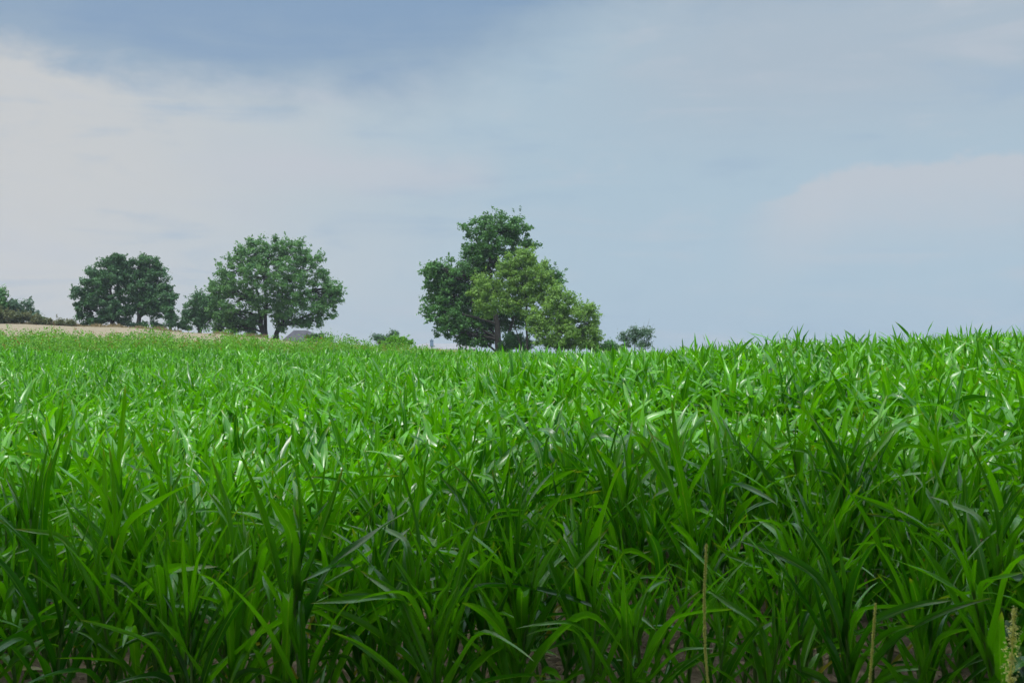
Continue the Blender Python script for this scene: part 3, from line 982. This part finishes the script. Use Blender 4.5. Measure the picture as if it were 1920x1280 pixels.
def house():
    D = 165.0
    k_ = D / F
    cx = (578 - 960) * k_
    gz = g1(cx, D)
    e = empty('house', (cx, D, gz), 'house with a grey hipped roof half hidden behind the broad round tree', 'house')
    ze = EYE + (640 - 647) * k_ - gz           # eaves above the base
    zr = EYE + (640 - 619) * k_ - gz         # ridge
    xl, xr = (528 - 578) * k_, (628 - 578) * k_
    rl, rr = (551 - 578) * k_, (576 - 578) * k_
    w = Bag()
    w.add(*box(xl + .4, xr - .4, -3.6, 3.6, -0.3, ze - .12))
    obj('wall', w.mesh('wall', M_WALL, smooth=False), e)
    v = np.array([[xl, -4, ze], [xr, -4, ze], [xr, 4, ze], [xl, 4, ze], [rl, 0, zr], [rr, 0, zr],
                  [xl, -4, ze - .12], [xr, -4, ze - .12], [xr, 4, ze - .12], [xl, 4, ze - .12]])
    q = np.array([[0, 1, 5, 4], [2, 3, 4, 5], [0, 6, 7, 1], [1, 7, 8, 2], [2, 8, 9, 3], [3, 9, 6, 0], [6, 9, 8, 7]])
    t = np.array([[1, 2, 5], [3, 0, 4]])
    obj('roof', mesh('roof', v, [q, t], M_ROOF, smooth=False), e)
    for wx in (-2.4, 0.2, 2.4):
        b_ = Bag()
        b_.add(*box(wx - .5, wx + .5, -3.66, -3.58, 1.0, 2.2))
        obj('window', b_.mesh('window', M_GLASS, smooth=False), e)


house()


def hall():
    D = 240.0
    k_ = D / F
    cx = (832 - 960) * k_
    gz = g1(cx, D)
    e = empty('white_hall', (cx, D, gz), 'long low hall with a pale arched roof on the skyline left of the oak', 'building')
    hw = 62 * k_
    zt = EYE + (640 - 643.5) * k_ - gz
    ze = EYE + (640 - 654) * k_ - gz
    w = Bag()
    w.add(*box(-hw + .3, hw - .3, -5.6, 5.6, -0.3, ze - .05))
    obj('wall', w.mesh('wall', M_WALL, smooth=False), e)
    n, m = 24, 10                       # low curved roof, falling to all four sides
    A, B_ = np.meshgrid(np.linspace(-1, 1, n + 1), np.linspace(-1, 1, m + 1))
    H = zt - (zt - ze) * np.maximum(np.abs(A) ** 5, np.abs(B_) ** 1.5)
    V = np.stack([A * hw, B_ * 6.0, H], -1).reshape(-1, 3)
    ii, jj = np.meshgrid(np.arange(m), np.arange(n), indexing='ij')
    w_ = n + 1
    q = np.stack([ii * w_ + jj, ii * w_ + jj + 1, (ii + 1) * w_ + jj + 1, (ii + 1) * w_ + jj], -1).reshape(-1, 4)
    k2 = len(V)
    V = np.concatenate([V, V - [0, 0, .12]])
    obj('roof', mesh('roof', V, [q, q[:, ::-1] + k2], M_WHITE), e)
    vx = (812 - 832) * k_
    b_ = Bag()
    zv = EYE + (640 - 638) * k_ - gz
    b_.add(*box(vx - .38, vx + .38, -4.4, -3.6, zt - .7, zv))
    b_.add(*box(vx - .45, vx + .45, -4.47, -3.53, zv + .002, zv + .1))
    tv, tf = tube([[vx, -4, zv + .1], [vx, -4, zv + .38]], [.14, .1], 8)
    b_.add(tv, tf)
    obj('vent', b_.mesh('vent', M_VENT, smooth=False), e)


hall()


# ------------------------------------------------------------------ dry stems close to the camera
def dry_stem(label, px, py, Y, seed, head, rad, lean):
    r = np.random.default_rng(seed)
    tp = at(px, py, Y)
    bx = tp[0] + lean
    bz = g1(bx, Y)
    e = empty('dry_grass_stem', (bx, Y, bz), label, 'grass stem')
    b = np.array([bx, Y, bz])
    t = np.linspace(0, 1, 12)[:, None]
    p = b * (1 - t) + tp * t + np.stack([0.03 * np.sin(t[:, 0] * 5 + seed) * t[:, 0] * (1 - t[:, 0]) * 4, 0 * t[:, 0], 0 * t[:, 0]], -1)
    v, f = tube(p - b, np.linspace(0.0026, 0.0014, 12), 6)
    obj('stem', mesh('stem', v, f, M_STRAW, tint=np.full(len(v), .5)), e)
    m = int((900 if rad < 0.006 else 420) * head / 0.3)
    q_ = r.random(m)
    s_ = 1 - q_ * head / np.linalg.norm(tp - b)
    c = np.stack([np.interp(s_, t[:, 0], p[:, q]) for q in range(3)], -1)
    prof = rad * (0.35 + 1.1 * np.sin(np.clip(q_ * 1.05, 0, 1) * math.pi) ** 0.7) * (0.75 + 0.4 * np.sin(q_ * 37 + seed))
    V, Fq, tn = leaf_cloud(r, c, prof, 2, 0.0046, 1.5, 0.9)
    hb = Bag()
    hb.add(V - b, Fq, tn)
    for w in range(26 if rad > 0.006 else 60):             # bristles or side branches
        k0 = int(r.integers(0, m))
        d = r.normal(0, 1, 3) * [1, 1, .3] + [0, 0, 1.1]
        d *= rad * r.uniform(1.4, 2.6) / np.linalg.norm(d)
        tv, tf = tube([c[k0] - b, c[k0] - b + d * .6, c[k0] - b + d], [.0004, .0003, .0001], 3)
        hb.add(tv, tf)
    obj('seed_head', hb.mesh('seed_head', M_STRAW, smooth=False), e)
    # one dry blade hanging from the stem
    k0 = 5
    V, uv, tn = leaves(r, (p[k0] - b)[None], np.array([r.uniform(0, 6.28)]), np.array([0.3]), np.array([1.6]), np.array([0.22]), np.array([0.007]), np.array([0.3]), np.array([1.0]), 10, 2, np.array([0.6]))
    obj('blade', mesh('blade', V, leaf_faces(1, 10, 2), M_STRAW, tint=tn), e)


dry_stem('tall straw-coloured grass stem in front of the maize, right of centre', 1325, 1020, 2.3, 31, 0.36, 0.0016, 0.03)
dry_stem('shorter thin straw-coloured grass stem between the tall one and the right edge', 1642, 1130, 2.3, 32, 0.20, 0.0012, 0.01)
dry_stem('loose orange-brown grass seed head at the lower right corner', 1902, 1140, 2.0, 33, 0.24, 0.013, -0.05)

# ------------------------------------------------------------------ unseen trees added behind the camera to darken the front rows
for i_, (tx, ty, hh) in enumerate(((-12.0, -3.6, 11.5), (-6.0, -4.4, 13), (0.6, -3.4, 12.5), (6.8, -4.4, 13), (13.0, -3.6, 11.5), (-18.5, -3.0, 12), (19.5, -3.0, 12))):
    b = np.array([tx, ty, g1(tx, ty) - .05])
    r = np.random.default_rng(200 + i_)
    lob = [(b + [r.uniform(-1, 1), r.uniform(-.5, 1.0), hh * q], np.array([3.9, 3.6, hh * .19]) * s_) for q, s_ in ((.36, 1.0), (.52, 1.1), (.68, 1.1), (.84, .85))]
    lob += [(b + [r.uniform(-1.5, 1.5), 3.6, hh * .50], np.array([3.4, 2.6, 1.7])), (b + [r.uniform(-1.5, 1.5), 4.6, hh * .66], np.array([3.6, 3.2, 1.8])), (b + [r.uniform(-1.5, 1.5), 5.4, hh * .72], np.array([3.4, 2.6, 1.5]))]
    leafy('added_shade_tree', ('unseen tree added for shade, second from the left end of the row behind the camera', 'unseen tree added for shade, left of the camera in the row behind', 'unseen tree added for shade directly behind the camera',
                         'unseen tree added for shade, right of the camera in the row behind', 'unseen tree added for shade, second from the right end of the row behind the camera', 'unseen tree added for shade, ending the row behind the camera on the left', 'unseen tree added for shade, ending the row behind the camera on the right')[i_], 'tree', b, lob, M_OAK, 0.37, 32000, 1.0, 210 + i_,
          trunks=[(b, b + [0, 0, hh * .8], 0.28)])

# ------------------------------------------------------------------ the air
v, f = box(-420, 420, -60, 420, -60, 40)
m, k, out = mat_new('haze')
pv = k.node('ShaderNodeVolumePrincipled')
pv.inputs['Color'].default_value = (0.80, 0.88, 1.0, 1)
pv.inputs['Density'].default_value = 0.0003
pv.inputs['Anisotropy'].default_value = 0.3
k.l.new(pv.outputs[0], out.inputs['Volume'])
tag(obj('haze', mesh('haze', v, f, m, smooth=False)), kind='stuff')
